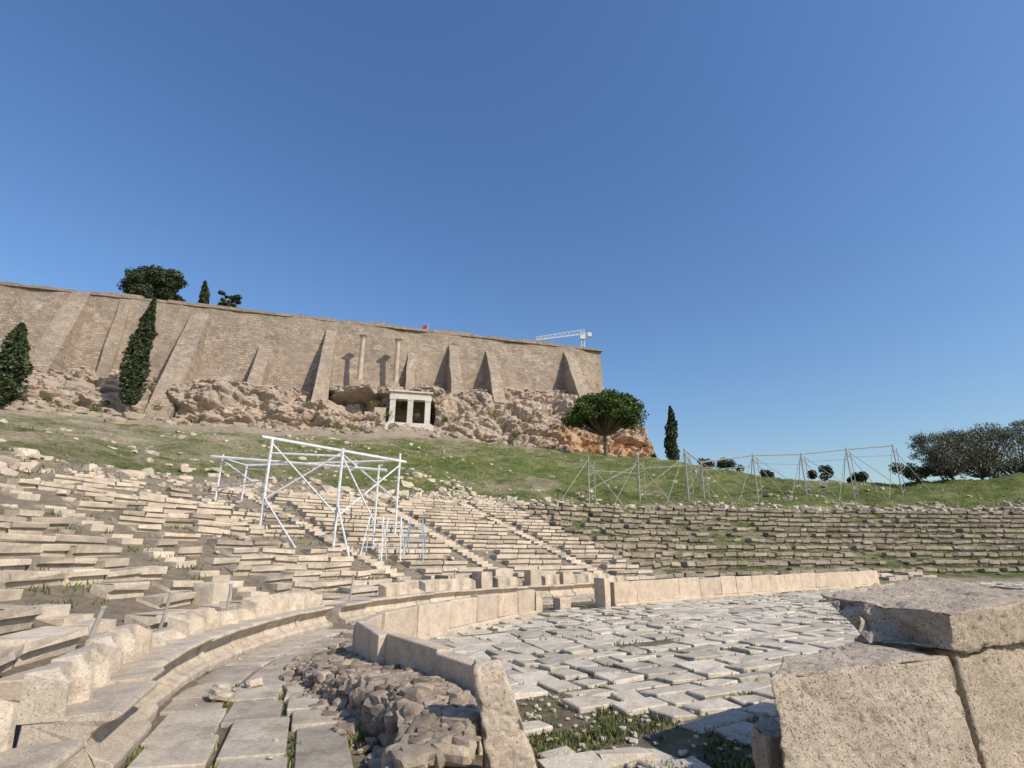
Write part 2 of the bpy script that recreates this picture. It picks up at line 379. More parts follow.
for (x,y,a,lx,ly,h) in [(-2.2,22.4,.8,1.7,.9,.75),(-0.6,24.3,.8,1.1,.8,.9),(-7.6,14.2,1.4,.7,.6,.55),(1.4,25.6,.7,1.2,.9,.8),(-3.9,20.6,.9,.8,.7,.6),(3.4,27,.6,.7,.7,.7),(-1.2,22.2,.8,.6,.6,1.0),(.9,24.1,.6,.6,.5,1.0),(2.4,25.2,.6,.6,.5,.9)]:
    z_=tz(x,y); block_obj('marble_pedestal',rectc(x,y,a,lx,ly,z_-.2,z_+h),M_seat,6,.012,3,.02)

# ------------------------------------------------------------ orchestra parapet
def parapet(cu,name,h):
    root=empty(name); mb=MB(); ba=MB(); s=0.0
    while s<cu.L-.3:
        w=min(U(1.05,1.6),cu.L-s); p,t,n_=cu.at(s+w/2,0); hh=h+U(-.035,.03)
        prism(mb,(p[0],p[1],0),t,n_,w*.985,[(-.22,.09),(-.22,hh-.02),(-.20,hh),(-.02,hh),(0,hh-.02),(0,.09)],.012,(random.gauss(0,.010),random.gauss(0,.015)))
        prism(ba,(p[0],p[1],0),t,n_,w*.99,[(-.30,-.1),(-.30,.06),(-.24,.088),(.05,.088),(.08,.06),(.08,-.1)],.006)
        s+=w
    mb.build('slabs',M_par,parent=root,bevel=.018,seg=2); ba.build('plinth',M_par,parent=root,bevel=.01)
parapet(B1,'marble_parapet',.70); parapet(B2,'marble_parapet',.80)
for x,y,a,lx,ly,h in [(.75,18.3,.9,.35,.35,.62),(3.2,19.8,.7,.3,.5,.95),(1.7,19.2,.7,.5,.35,.35)]:
    block_obj('gate_post_stone',rectc(x,y,a,lx,ly,-.05,h),M_par,6,.01,4,.02)
block_obj('upright_slab',[(-.17,4.95,-.05),(.30,5.05,-.05),(.22,5.32,-.05),(-.22,5.2,-.05),(-.33,4.95,.86),(-.05,5.03,.82),(-.1,5.3,.90),(-.36,5.22,.89)],M_par,36,.014,5,.03)
rb=MB()
for lay in range(8):
    zl=.02+lay*.055
    s=-1.25
    while s<5.0:
        w=U(.07,.19)
        taper=1-.62*max(0,min(1,(s-.3)/4.2))
        top=.46*taper
        if zl<top:
            dmax=.66-.10*(zl/max(top,.01))+.05*noise.noise(Vector((s*2,zl*5,0)))
            for d in ([dmax,dmax-.12] if zl<top-.07 else list(np.arange(.05,dmax+.01,.11))):
                p,t,n_=B1.at(max(s,0),.08+max(.02,d+U(-.025,.025)))
                if s<0: p=p+np.array([.0,s])
                rock(rb,(p[0]+U(-.02,.02),p[1]+U(-.02,.02),zl+U(-.015,.02)),w*U(.55,.85),hi=True,flat=U(.6,.85))
        s+=w*.85
for i in range(150):
    s=U(-1,6.4); p,t,n_=B1.at(max(s,0),U(.7,1.1)); 
    if s<0: p=p+np.array([0,s])
    rock(rb,(p[0],p[1],.0),U(.02,.08) if R()<.8 else U(.07,.12),hi=True)
rb.build('rubble_wall',M_rub)

# ------------------------------------------------------------ paving
def inpoly(x,y,P):
    c=False; j=len(P)-1
    for i in range(len(P)):
        if (P[i][1]>y)!=(P[j][1]>y) and x<(P[j][0]-P[i][0])*(y-P[i][1])/(P[j][1]-P[i][1])+P[i][0]: c=not c
        j=i
    return c
poly=[tuple(B1.at(s,-.42)[0]) for s in np.arange(0.1,B1.L,.5)]+[(2.2,19.6)]+[tuple(B2.at(s,-.45)[0]) for s in np.arange(0,B2.L,.8)]+[(32,37),(40,30),(24,14),(9,6),(5,4.4),(2.6,3.0),(0.6,4.6)]
sl=MB(); ang=math.radians(30); ca,sa=math.cos(ang),math.sin(ang); v=-30; gaps=[]
tv=(ca,sa); nv=(-sa,ca)
def band(x,y): # signed distance from the bare earth strip axis
    return ((x-.2)*1.8+(y-7.5)*2.3)/2.92
while v<40:
    dv=U(.40,.66); u=-10+U(0,1)
    while u<55:
        du=U(.42,1.1); cu_,cv_=u+du/2,v+dv/2; x=ca*cu_-sa*cv_; y=sa*cu_+ca*cv_
        if inpoly(x,y,poly):
            bd_=band(x,y); wild=noise.noise(Vector((x*.22,y*.22,5)))
            pm=.015+(0.93 if abs(bd_)<.42 and x<4 else 0)+(.30 if bd_<-.42 and x<4 else 0)+(.10 if wild>.25 else 0)
            if R()>pm:
                g=U(.03,.07)+(.05 if wild>.05 else 0)
                ya=random.gauss(0,.035); t2=(tv[0]-ya*tv[1],tv[1]+ya*tv[0]); n2=(-t2[1],t2[0])
                prism(sl,(x-nv[0]*(dv-g)/2,y-nv[1]*(dv-g)/2,U(.0,.010)),t2,n2,du-g,[(0,-.1),(0,.0),(dv-g,0),(dv-g,-.1)],.034,(random.gauss(0,.003),random.gauss(0,.004)))
            for q in range(3):
                e=U(-.5,.5); gaps.append((x+ca*e*du-sa*dv/2,y+sa*e*du+ca*dv/2))
            for q in range(2):
                e=U(-.5,.5); gaps.append((x+ca*du/2-sa*e*dv,y+sa*du/2+ca*e*dv))
        u+=du
    v+=dv
sl.build('orchestra_pavement',M_slab,bevel=.015)
wk=MB(); 
for (d0,d1) in ((-.72,-.06),(-1.38,-.76),(-1.95,-1.42)):
    s=2.0+U(0,1)
    while s<s_at(21,36):
        w=U(.6,1.5); p,t,n_=PC.at(s+w/2,d0+.015); L=np.linalg.norm(PC.at(s+w,d0)[0]-PC.at(s,d0)[0])
        if R()<.97: prism(wk,(p[0],p[1],U(0.0,.02)),t,n_,L*.97,[(0,-.1),(0,0),(d1-d0-.03,0),(d1-d0-.03,-.1)],.018,(random.gauss(0,.006),random.gauss(0,.008)))
        s+=w
wk.build('walkway_pavement',M_walk,bevel=.012)
ls=MB()
for x,y,w in [(.62,5.15,.55),(1.05,5.55,.5),(1.5,5.15,.5)]:
    a=U(0,.6); prism(ls,(x,y,.03),(math.cos(a),math.sin(a)),(-math.sin(a),math.cos(a)),w,[(0,-.1),(0,0),(.4,0),(.4,-.1)],.05)
for i in range(300): rock(ls,(U(.1,3),U(4.9,8),-.02),U(.010,.04))
ls.build('loose_slabs',M_slab,bevel=.015)
lw=MB()
for (x,y,r0) in [(-3.75,7.6,.17),(-3.95,8.0,.12),(-3.6,8.2,.1)]: rock(lw,(x,y,.07),r0,hi=True)
for i in range(200):
    p,t,n_=PC.at(U(16,44),U(-2.8,-.1)); rock(lw,(p[0],p[1],.015),U(.008,.035))
lw.build('loose_stones',M_thr)

# ------------------------------------------------------------ foreground ashlar blocks
def blk(bot,top,z0,z1,**k):
    def zz(z,i): return z[i] if isinstance(z,(list,tuple)) else z
    return block_obj('marble_block',[(x,y,zz(z0,i)) for i,(x,y) in enumerate(bot)]+[(x,y,zz(z1,i)) for i,(x,y) in enumerate(top)],M_block,**k)
blk([(3.12,4.07),(4.95,4.95),(4.6,6.2),(2.76,4.45)],[(3.1,4.0),(4.95,4.87),(4.65,6.4),(2.86,5.2)],1.13,[1.40,1.49,1.53,1.43],cuts=90,amp=.016,sc=4,bev=.018,chip=.05)
blk([(1.52,3.38),(3.12,4.02),(2.95,4.75),(1.9,3.97)],[(1.50,3.42),(3.10,4.08),(2.95,4.75),(1.85,3.97)],0.18,[1.11,1.12,1.11,1.14],cuts=90,amp=.018,sc=3.5,bev=.025,chip=.05)
blk([(3.20,4.12),(4.85,4.95),(4.4,5.9),(2.95,5.1)],[(3.17,4.14),(4.82,4.98),(4.4,5.9),(3.02,5.1)],0.15,1.12,cuts=70,amp=.018,sc=3.5,bev=.03,chip=.05)
blk([(1.45,3.55),(1.9,3.75),(1.75,4.2),(1.52,4.0)],[(1.50,3.58),(1.85,3.75),(1.75,4.15),(1.56,3.95)],-.05,.76,cuts=30,amp=.02,sc=4,bev=.04)
blk([(1.4,3.2),(5.0,4.7),(4.4,6.0),(1.6,4.3)],[(1.45,3.3),(5.0,4.8),(4.4,5.9),(1.65,4.2)],-.1,.17,cuts=40,amp=.015,sc=3)
blk([(4.6,6.4),(6.4,6.9),(6.1,8.0),(4.4,7.4)],[(4.6,6.4),(6.4,6.9),(6.1,8.0),(4.4,7.4)],-.1,.7,cuts=20)

# ------------------------------------------------------------ cliff, Acropolis wall
def wy(x): return 95+(x+104)*.288
footp=[(-150,64,20),(-105,77,22.5),(-74,85,23.8),(-47.5,92,22.9),(-21,101,25.2),(-2.5,106,22.0),(12,110,20.6),(24,116,19.6),(37,125,18),(45,146,13)]
topp=[(-150,wy(-150)+1,38),(-105,wy(-105)+1,38),(-76,wy(-76)+1,38),(-50,wy(-50)+1,37),(-21,wy(-21)+1,39.5),(0,wy(0)+1,41),(15,wy(15)+1,42),(26,133.6,42),(32,140,37),(35,158,30)]
_,F=spline([(a[0],a[1],a[2],b_[0],b_[1],b_[2]) for a,b_ in zip(footp,topp)],.45)
NJ=70; cv=[]
for i,row in enumerate(F):
    f=Vector(row[:3]); t_=Vector(row[3:])
    for j in range(NJ+1):
        q=j/NJ
        pf=.50*q+.50*q*q*q
        hq=1-(1-q)**1.35; hq+= .03*math.sin(q*14+noise.noise(Vector((f.x*.06,0,q*2)))*6)*(q*(1-q)*4)
        p=Vector((f.x+(t_.x-f.x)*pf,f.y+(t_.y-f.y)*pf,f.z-1.5*(1-q)+(t_.z-f.z)*hq))
        o=Vector((.25,-.95,.20))
        wv=Vector((noise.noise(p*.15),noise.noise(p*.15+Vector((9,0,0))),noise.noise(p*.15+Vector((0,9,0)))))*2.2
        sh_=Vector((p.x+p.z*.5,p.y,p.z-p.x*.18))+wv
        a=noise.fractal(p*.06,1,2.1,5)*4.2
        dd=noise.voronoi(Vector((sh_.x*.085,sh_.y*.10,sh_.z*.16)))[0]; a+=min(.55,(dd[1]-dd[0])*2.0)*4.6
        dd=noise.voronoi(Vector((sh_.x*.24+9,sh_.y*.26,sh_.z*.42)))[0]; a+=min(.45,(dd[1]-dd[0])*1.8)*2.6
        dd=noise.voronoi(Vector((p.x*.7,p.y*.7,p.z*1.1)))[0]; a+=min(.5,(dd[1]-dd[0])*1.5)*.9
        a+=noise.fractal(p*.8,1,2,4)*.35
        ed=min(1,(1-q)*5+.15)
        p=p+o*((a-3.2)*ed)
        e=((p.x+31)/7)**2+((p.z-31.5)/3.2)**2
        if e<1: p.y+=8*(1-e)**.5
        e=((p.x+21)/5)**2+((p.z-29)/6)**2
        if e<1: p.y+=7*(1-e)**.5
        e=((p.x+40)/4)**2+((p.z-33)/1.6)**2
        if e<1: p.y+=3.5*(1-e)**.5
        cv.append(p)
nF=len(F); cf=[(i*(NJ+1)+j,(i+1)*(NJ+1)+j,(i+1)*(NJ+1)+j+1,i*(NJ+1)+j+1) for i in range(nF-1) for j in range(NJ)]
mr,nt,b=new_mat('cliff_rock',1.0)
tc=nd(nt,'ShaderNodeTexCoord').outputs['Object']
c=mix(nt,ramp(nt,noise_n(nt,tc,.10,8,.65),[(.38,(0,0,0)),(.62,(1,1,1))]),(0.58,0.455,0.345),(0.48,0.405,0.33))
c=mix(nt,ramp(nt,noise_n(nt,tc,.4,12,.75),[(.50,(0,0,0)),(.68,(.75,.75,.75))]),c,(0.27,0.21,0.16))
c=mix(nt,ramp(nt,noise_n(nt,tc,.25,10,.7),[(.53,(0,0,0)),(.66,(.8,.8,.8))]),c,(0.62,0.54,0.44))
sx=nd(nt,'ShaderNodeSeparateXYZ'); nt.links.new(tc,sx.inputs[0])
mrx=nd(nt,'ShaderNodeMapRange'); nt.links.new(sx.outputs[0],mrx.inputs[0]); mrx.inputs[1].default_value=2; mrx.inputs[2].default_value=14
mrz=nd(nt,'ShaderNodeMapRange'); nt.links.new(sx.outputs[2],mrz.inputs[0]); mrz.inputs[1].default_value=33; mrz.inputs[2].default_value=27
mo=nd(nt,'ShaderNodeMath',operation='MULTIPLY'); nt.links.new(mrx.outputs[0],mo.inputs[0]); nt.links.new(mrz.outputs[0],mo.inputs[1])
mo2=nd(nt,'ShaderNodeMath',operation='MULTIPLY'); nt.links.new(mo.outputs[0],mo2.inputs[0]); nt.links.new(ramp(nt,noise_n(nt,tc,.2,8,.7),[(.40,(0,0,0)),(.58,(.85,.85,.85))]),mo2.inputs[1])
c=mix(nt,mo2.outputs[0],c,(0.58,0.34,0.17))
c=mix(nt,ramp(nt,noise_n(nt,tc,.3,9,.75),[(.61,(0,0,0)),(.69,(.6,.6,.6))]),c,(0.13,0.14,0.06))
nt.links.new(c,b.inputs['Base Color'])
bp=nd(nt,'ShaderNodeBump'); bp.inputs['Strength'].default_value=1; bp.inputs['Distance'].default_value=.8
nt.links.new(noise_n(nt,tc,.8,14,.78),bp.inputs['Height']); nt.links.new(bp.outputs['Normal'],b.inputs['Normal'])
cm=MB(); cm.v=[tuple(v) for v in cv]; cm.f=cf; cm.build('rock_cliff',mr)

mw,nt,b=new_mat('fortress_masonry',1.0)
tc=nd(nt,'ShaderNodeTexCoord').outputs['Object']
nv_=nd(nt,'ShaderNodeTexNoise'); nt.links.new(tc,nv_.inputs['Vector']); nv_.inputs['Scale'].default_value=.35; nv_.inputs['Detail'].default_value=6
vm=nd(nt,'ShaderNodeVectorMath',operation='MULTIPLY_ADD'); nt.links.new(nv_.outputs['Color'],vm.inputs[0]); vm.inputs[1].default_value=(1.1,1.1,1.1); nt.links.new(tc,vm.inputs[2])
sx=nd(nt,'ShaderNodeSeparateXYZ'); nt.links.new(vm.outputs[0],sx.inputs[0]); cb=nd(nt,'ShaderNodeCombineXYZ')
ax=nd(nt,'ShaderNodeMath',operation='ADD'); nt.links.new(sx.outputs[0],ax.inputs[0]); 
my=nd(nt,'ShaderNodeMath',operation='MULTIPLY'); nt.links.new(sx.outputs[1],my.inputs[0]); my.inputs[1].default_value=.45; nt.links.new(my.outputs[0],ax.inputs[1])
nt.links.new(ax.outputs[0],cb.inputs[0]); nt.links.new(sx.outputs[2],cb.inputs[1])
br=nd(nt,'ShaderNodeTexBrick'); nt.links.new(cb.outputs[0],br.inputs['Vector'])
for k_,v_ in (('Color1',(0.57,0.46,0.355,1)),('Color2',(0.33,0.27,0.21,1)),('Mortar',(0.23,0.185,0.145,1)),('Scale',1.0),('Mortar Size',.05),('Brick Width',1.15),('Row Height',.55),('Bias',0.0)): br.inputs[k_].default_value=v_
c=br.outputs['Color']
c=mix(nt,ramp(nt,noise_n(nt,tc,.07,10,.75),[(.42,(0,0,0)),(.58,(.7,.7,.7))]),c,(0.58,0.46,0.345))
c=mix(nt,ramp(nt,noise_n(nt,tc,.14,12,.8),[(.46,(0,0,0)),(.60,(.8,.8,.8))]),c,(0.32,0.26,0.205))
c=mix(nt,ramp(nt,noise_n(nt,tc,.9,10,.85),[(.48,(0,0,0)),(.62,(.75,.75,.75))]),c,(0.22,0.175,0.135))
c=mix(nt,ramp(nt,noise_n(nt,tc,.2,10,.8),[(.57,(0,0,0)),(.67,(.85,.85,.85))]),c,(0.63,0.545,0.44))
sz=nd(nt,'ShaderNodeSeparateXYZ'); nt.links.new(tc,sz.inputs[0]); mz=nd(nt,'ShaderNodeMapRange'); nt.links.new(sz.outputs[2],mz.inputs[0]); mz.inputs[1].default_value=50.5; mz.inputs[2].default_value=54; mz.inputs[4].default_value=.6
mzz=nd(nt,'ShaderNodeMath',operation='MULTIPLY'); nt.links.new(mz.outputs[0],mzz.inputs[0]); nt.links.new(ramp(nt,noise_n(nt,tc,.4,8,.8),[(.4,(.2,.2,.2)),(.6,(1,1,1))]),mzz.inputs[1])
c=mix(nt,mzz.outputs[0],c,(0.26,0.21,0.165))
nt.links.new(c,b.inputs['Base Color'])
bp=nd(nt,'ShaderNodeBump'); bp.inputs['Strength'].default_value=1; bp.inputs['Distance'].default_value=.5
nt.links.new(noise_n(nt,tc,1.3,10,.8),bp.inputs['Height']); nt.links.new(bp.outputs['Normal'],b.inputs['Normal'])
wall=empty('fortress_wall'); wm=MB(); wt=Vector((1,.288,0)).normalized(); wn=Vector((wt.y,-wt.x,0))
ZT=54.3
xs=np.arange(-170,24.6,1.0); zsn=np.linspace(29,ZT,24); gv=[]
for x in xs:
    for z_ in zsn:
        p=Vector((x,wy(x),z_)); bat=(ZT-z_)*.05+noise.noise(p*.12)*.6+noise.noise(p*.5)*.25
        gv.append(p+wn*bat)
nz_=len(zsn); wm.add(gv,[(i*nz_+j,(i+1)*nz_+j,(i+1)*nz_+j+1,i*nz_+j+1) for i in range(len(xs)-1) for j in range(nz_-1)])
xe=xs[-1]; sv=[gv[(len(xs)-1)*nz_+j] for j in range(nz_)]
for a in (8,20,45):
    for z_ in zsn: sv.append(Vector((xe-a*.05+.03*(ZT-z_),wy(xe)+a,z_)))
wm.add(sv,[(i*nz_+j,(i+1)*nz_+j,(i+1)*nz_+j+1,i*nz_+j+1) for i in range(3) for j in range(nz_-1)])
wm.build('wall_face',mw,parent=wall)
cp=MB(); x=-170
while x<24.4:
    w=U(1.5,4); w=min(w,24.6-x); hh=ZT+.25+U(-.15,.2)+ (0.35 if noise.noise(Vector((x*.1,0,0)))>.2 else 0)
    c0=Vector((x+w/2,wy(x+w/2),0))+wn*.3; box(cp,(c0.x,c0.y),(wt.x,wt.y),(-wn.x,-wn.y),w*1.03,1.6,ZT-.35,hh,.06); x+=w
cp.build('coping',mw,parent=wall)
pl=MB(); pl.add([(-170,wy(-170)+.3,ZT-.5),(24.3,wy(24.3)+.3,ZT-.5),(22,180,ZT-.5),(-170,180,ZT-.5)],[(0,1,2,3)]); pl.build('plateau',ground.data.materials[0],parent=wall)
bt=MB()
def buttress(x,zt,w,pr,z0=33,wtop=.8,ptop=.15):
    c0=Vector((x,wy(x),0)); vs=[]; N=7
    for q in range(N+1):
        e=q/N; z_=z0+(zt-z0)*e; ww=w*(1+(wtop-1)*e); pp=pr*(1-e)+.45*e
        if q==N: pp=.3
        for a,bb in ((-1,-1.5),(1,-1.5),(1,pp),(-1,pp)):
            q_=c0+wt*(a*ww/2+U(-.12,.12))+wn*(bb+(ZT-z_)*.05+U(-.1,.1))+Vector((0,0,z_)); vs.append(q_)
    fs=[]
    for l in range(0,4*N,4):
        for i in range(4): fs.append((l+i,l+(i+1)%4,l+4+(i+1)%4,l+4+i))
    fs.append((4*N,4*N+1,4*N+2,4*N+3)); bt.add(vs,fs)
for a in [(-125,54.2,4,8,24),(-91,54.2,4.2,10,24),(-83.0,53.5,2.5,2,28),(-69,52.5,4.4,12,24),(-55.5,46,3.0,8,29),(-42.5,51.5,3.0,9.5,31),(-24.5,48,2.2,4,34),(-14.8,51,2.9,10,34),(-5.6,50.5,2.9,10,34),(14.8,52.8,3.4,11,35)]:
    buttress(*a)
bt.build('buttresses',mw,parent=wall)
for x in (-34.2,-26.6):
    cm=MB(); y=wy(x)-4.6; r0=empty('votive_column'); zb=38.6
    zt=48.7
    for q in range(7):
        a=zb+(zt-zb)*q/7; bb=zb+(zt-zb)*(q+1)/7; tube(cm,(x,y,a),(x,y,bb-.02),.58-.015*q,14,.57-.015*q)
    box(cm,(x-0,y-.8),(1,0),(0,1),1.6,1.6,zb-4,zb,.05)
    tube(cm,(x,y,zt),(x,y,zt+.6),.5,12,.8); box(cm,(x,y-.85),(1,0),(0,1),1.7,1.7,zt+.6,zt+.9,.03)
    cm.build('column_shaft_and_capital',M_col,parent=r0)
mo_=empty('choragic_monument'); mm_=MB(); cx,cy=-20.8,102.6; t=(.97,.24); n_=(-.24,.97); zb=26.2
def at_(a,d): return (cx+t[0]*a+n_[0]*d,cy+t[1]*a+n_[1]*d)
box(mm_,at_(0,-.7),t,n_,9.6,4,zb-2.5,zb+.25,.02); box(mm_,at_(0,-.35),t,n_,8.9,3.4,zb+.25,zb+.6,.02)
for a in (-3.55,0,3.55): box(mm_,at_(a,0),t,n_,1.15,1.2,zb+.6,zb+5.3,.01); box(mm_,at_(a,-.1),t,n_,1.35,1.4,zb+5.3,zb+5.55,.01)
box(mm_,at_(0,-.05),t,n_,8.5,1.5,zb+5.55,zb+6.4,.01); box(mm_,at_(0,0.05),t,n_,8.3,1.4,zb+6.4,zb+7.0,.01); box(mm_,at_(0,-.35),t,n_,9.0,2.0,zb+7.0,zb+7.35,.01)
mm_.build('pilasters_and_entablature',M_white,parent=mo_,bevel=.04)
dk=MB(); box(dk,at_(-3.9,1.25),t,n_,.6,5,zb-.2,zb+6.9,.0); box(dk,at_(3.9,1.25),t,n_,.6,5,zb-.2,zb+6.9,.0); box(dk,at_(0,6.3),t,n_,8.4,.5,zb-.2,zb+6.9); box(dk,at_(0,1.5),t,n_,7.1,4.7,zb+6.5,zb+6.9)
dk.build('grotto_chamber',M_rough,parent=mo_)
rw=MB(); box(rw,at_(-6.8,.6),t,n_,4.4,1,zb-2.5,zb+2.6,.15); box(rw,at_(-6.0,.4),t,n_,2.2,1,zb-1.5,zb+3.8,.15); rw.build('masonry_infill',M_col,parent=mo_)

# ------------------------------------------------------------ rubble on the slopes
rk=MB()
for i in range(6500):
    s=U(5,PC.L-30); dt_=dtop(s); d=dt_+(abs(random.gauss(0,1))*4-1.0 if R()<.5 else U(0,45)); p,t,n_=PC.at(s,d)
    x,y=p
    if y-.27*x>88: continue
    if noise.noise(Vector((x*.13,y*.13,9)))<0.0 and d>dt_+1.5: continue
    rk_s=U(.08,.30) if R()<.85 else U(.3,.6)
    if s>sK and d>dt_+2: rk_s*=.7
    if s>sK and R()<.5: continue
    rock(rk,(x,y,tzn(x,y)+rk_s*.1),rk_s)
rk2=MB()
for i in range(1300):
    q=random.choice(F[:-30]); x=q[0]+U(-3,3); y=q[1]-abs(random.gauss(0,1))*5+1.5
    rock(rk2,(x,y,tzn(x,y)+.05),U(.15,.5) if R()<.88 else U(.6,1.4))
rk.build('scattered_rocks',M_seat); rk2.build('fallen_boulders',mr)

# ------------------------------------------------------------ grass
gb=MB()
def tuft(x,y,z_,h,nb,spread):
    for i in range(nb):
        a=U(0,6.3); r_=spread*R(); px_=x+math.cos(a)*r_; py_=y+math.sin(a)*r_; hh=h*U(.5,1.2); b_=U(0,6.3); lx=math.cos(b_)*hh*.5; ly=math.sin(b_)*hh*.5; w=hh*.09+.004
        wx,wy_=-math.sin(b_)*w,math.cos(b_)*w
        gb.add([(px_-wx,py_-wy_,z_),(px_+wx,py_+wy_,z_),(px_+lx*.5+wx*.7,py_+ly*.5+wy_*.7,z_+hh*.65),(px_+lx,py_+ly,z_+hh)],[(0,1,2),(0,2,3)] )
random.shuffle(gaps)
for (x,y) in gaps:
    w_=noise.noise(Vector((x*.22,y*.22,5)))+.5*noise.noise(Vector((x*.9,y*.9,1)))
    if w_>-.15 and R()<.65 and y<34: tuft(x,y,-.04,.065 if y<12 else .09,5 if y<15 else 4,.11 if w_>.15 else .05)
for i in range(1700):
    x,y=U(.1,3.3),U(4.9,8.0)
    if band(x,y)<.5 and noise.noise(Vector((x*1.2,y*1.2,2)))>.05: tuft(x,y,-.04,.055,6,.08)
for i in range(400):
    x=U(1.2,2.9); y=U(4.0,5.5); tuft(x,y,-.04,.08,6,.1)
for i in range(2000):
    s=U(8,45); p,t,n_=PC.at(s,-2.12+random.gauss(0,.11)); 
    if noise.noise(Vector((p[0]*.8,p[1]*.8,4)))>-.1: tuft(p[0],p[1],-.04,.08,6,.07)
for i in range(1100):
    s=U(12,45); p,t,n_=PC.at(s,random.choice([-.74,-1.4,-.04])+random.gauss(0,.02))
    if noise.noise(Vector((p[0]*.8,p[1]*.8,4)))>.0: tuft(p[0],p[1],-.04,.07,5,.05)
for i in range(10000):
    s=U(10,PC.L-40); rr=random.randrange(0,23)
    if rr>nrows(s): continue
    p,t,n_=PC.at(s,D0+(rr+.82)*runf(s)+U(-.15,.1)); nz=noise.noise(Vector((p[0]*.25,p[1]*.25,7)))
    if nz>.1 or (s>sR-3 and nz>-.25): tuft(p[0],p[1],tz(p[0],p[1]),.17,6,.28)
for i in range(14000):
    s=U(5,PC.L-30); d=dtop(s)+U(-.5,38); p,t,n_=PC.at(s,d)
    if p[1]>112 or noise.noise(Vector((p[0]*.15,p[1]*.15,2)))<-.05: continue
    tuft(p[0],p[1],tzn(p[0],p[1])-.05,.26,5,.5)
gb.build('grass',M_grass)

# ------------------------------------------------------------ trees
def leafquad(mb,c,s):
    a=Vector((random.gauss(0,1),random.gauss(0,1),random.gauss(0,1))).normalized(); b_=a.orthogonal().normalized(); c2=a.cross(b_)
    b_=b_*s*U(.6,1.2); c2=c2*s*U(.4,.8); c=Vector(c); mb.add([c-b_,c-c2,c+b_,c+c2],[(0,1,2,3)])
def cypress(x,y,z0,h,w,N=5000,ls=.32):
    root=empty('cypress_tree'); tr=MB(); tube(tr,(x,y,z0-.5),(x,y,z0+h*.7),.28,8,.08); tr.build('trunk',M_bark,parent=root)
    lf=MB(); sd=U(0,99)
    for i in range(N):
        q=R()**.9; prof_=(math.sin(math.pi*min(1,q*.93+.07)**.75)**.7)*(1-.25*q)
        a=U(0,6.3); m_=1+.7*noise.noise(Vector((math.cos(a)*1.5,math.sin(a)*1.5,q*h*.4+sd)))
        rr=w/2*prof_*m_*(U(.25,1.12)**.6); zz=z0+h*.08+q*h*.92
        leafquad(lf,(x+math.cos(a)*rr+.3*math.sin(q*5+sd),y+math.sin(a)*rr,zz),ls*U(.6,1.2))
    lf.build('foliage',M_cyp,parent=root)
def crowntree(name,x,y,z0,zc0,zc1,w,mat,ncl=40,nl=320,ls=.3,umb=True,trunk=.45,gap=1.0,twigs=0):
    root=empty(name); tr=MB(); lf=MB(); base=Vector((x,y,z0-.4)); fork=Vector((x+U(-.6,.6),y,z0+(zc0-z0)*.75))
    tube(tr,base,fork,trunk,10,trunk*.7)
    for i in range(ncl):
        a=U(0,6.3); rad=math.sqrt(R())
        if umb:
            top=math.sqrt(max(0,1-rad*rad*.9)); lowb=.12+.10*(1-rad); hz=zc0+(zc1-zc0)*(lowb+(.84*top-lowb)*U(.05,1.0)**.6 if .84*top>lowb else .25)
        else: hz=zc0+(zc1-zc0)*U(.1,.9); rad*=math.sqrt(max(.1,1-((hz-zc0)/(zc1-zc0)*2-1)**2*.8))
        c=Vector((x+math.cos(a)*rad*w*.42,y+math.sin(a)*rad*w*.42,hz)); cr=w*U(.06,.12)*gap
        mid=fork.lerp(c,.5)+Vector((0,0,-.4)); tube(tr,fork,mid,trunk*.35,5,trunk*.2); tube(tr,mid,c,trunk*.2,5,.04)
        for j in range(twigs):
            v=Vector((random.gauss(0,1),random.gauss(0,1),random.gauss(0,1)+.5)).normalized()*cr*U(.7,1.4); tube(tr,mid.lerp(c,U(.4,1)),c+v,.03,3,.012)
        for j in range(nl):
            v=Vector((random.gauss(0,1),random.gauss(0,1),random.gauss(0,1))).normalized()*(R()**.45)
            leafquad(lf,c+Vector((v.x*cr*1.2,v.y*cr*1.2,v.z*cr*.75)),ls*U(.6,1.2))
    tr.build('trunk_and_limbs',M_bark,parent=root); lf.build('foliage',mat,parent=root)
cypress(-66.3,86.5,24.5,22.0,3.8,7500,.32); cypress(-77,75,tz(-77,75)-.2,14.5,4.6,6500,.32); cypress(34.4,110,tz(34.4,110)-.2,13,3.0,4500,.28)
cypress(-72,109,53.5,9.2,2.2,2500,.3)
crowntree('stone_pine_tree',17.9,98,tz(17.9,98),24.3,32.9,16.5,M_pine,120,330,.26)
crowntree('pine_tree',-83.5,109,53.5,55.0,66.5,14.5,M_cyp,70,330,.30,umb=False)
crowntree('pine_tree',-67.6,112,53.5,54.6,62.0,5.6,M_cyp,26,260,.27,umb=False,trunk=.3)
for (x,y,w,h) in [(65,77,11,7.5),(71,79,13,9.5),(78,80,14,10.5),(86,79,13,10),(94,80,13,10)]:
    z_=tz(x,y); crowntree('olive_tree',x,y,z_,z_+1.2,z_+h,w,M_olive,60,130,.15,umb=False,trunk=.3,gap=.95,twigs=8)
bs=[(59,77,4.5,3.8),(63,78,4,3.2),(42,101,4.5,3),(47,96,3,2.4),(50.5,86,3.4,3.0),(56,84,3,2.2),(40,108,4,3.2),(75,75,4,2.6),(30,112,3,2)]
bl=MB()
for (x,y,w,h) in bs:
    z_=tz(x,y)
    for c_ in range(9):
        c=Vector((x+U(-.4,.4)*w,y+U(-.4,.4)*w,z_+h*U(.2,.75)))
        for j in range(170):
            v=Vector((random.gauss(0,1),random.gauss(0,1),random.gauss(0,1))).normalized()*(R()**.4)*w*.2; leafquad(bl,c+v,.18)
bl.build('distant_bushes',M_cyp)
sh=MB()
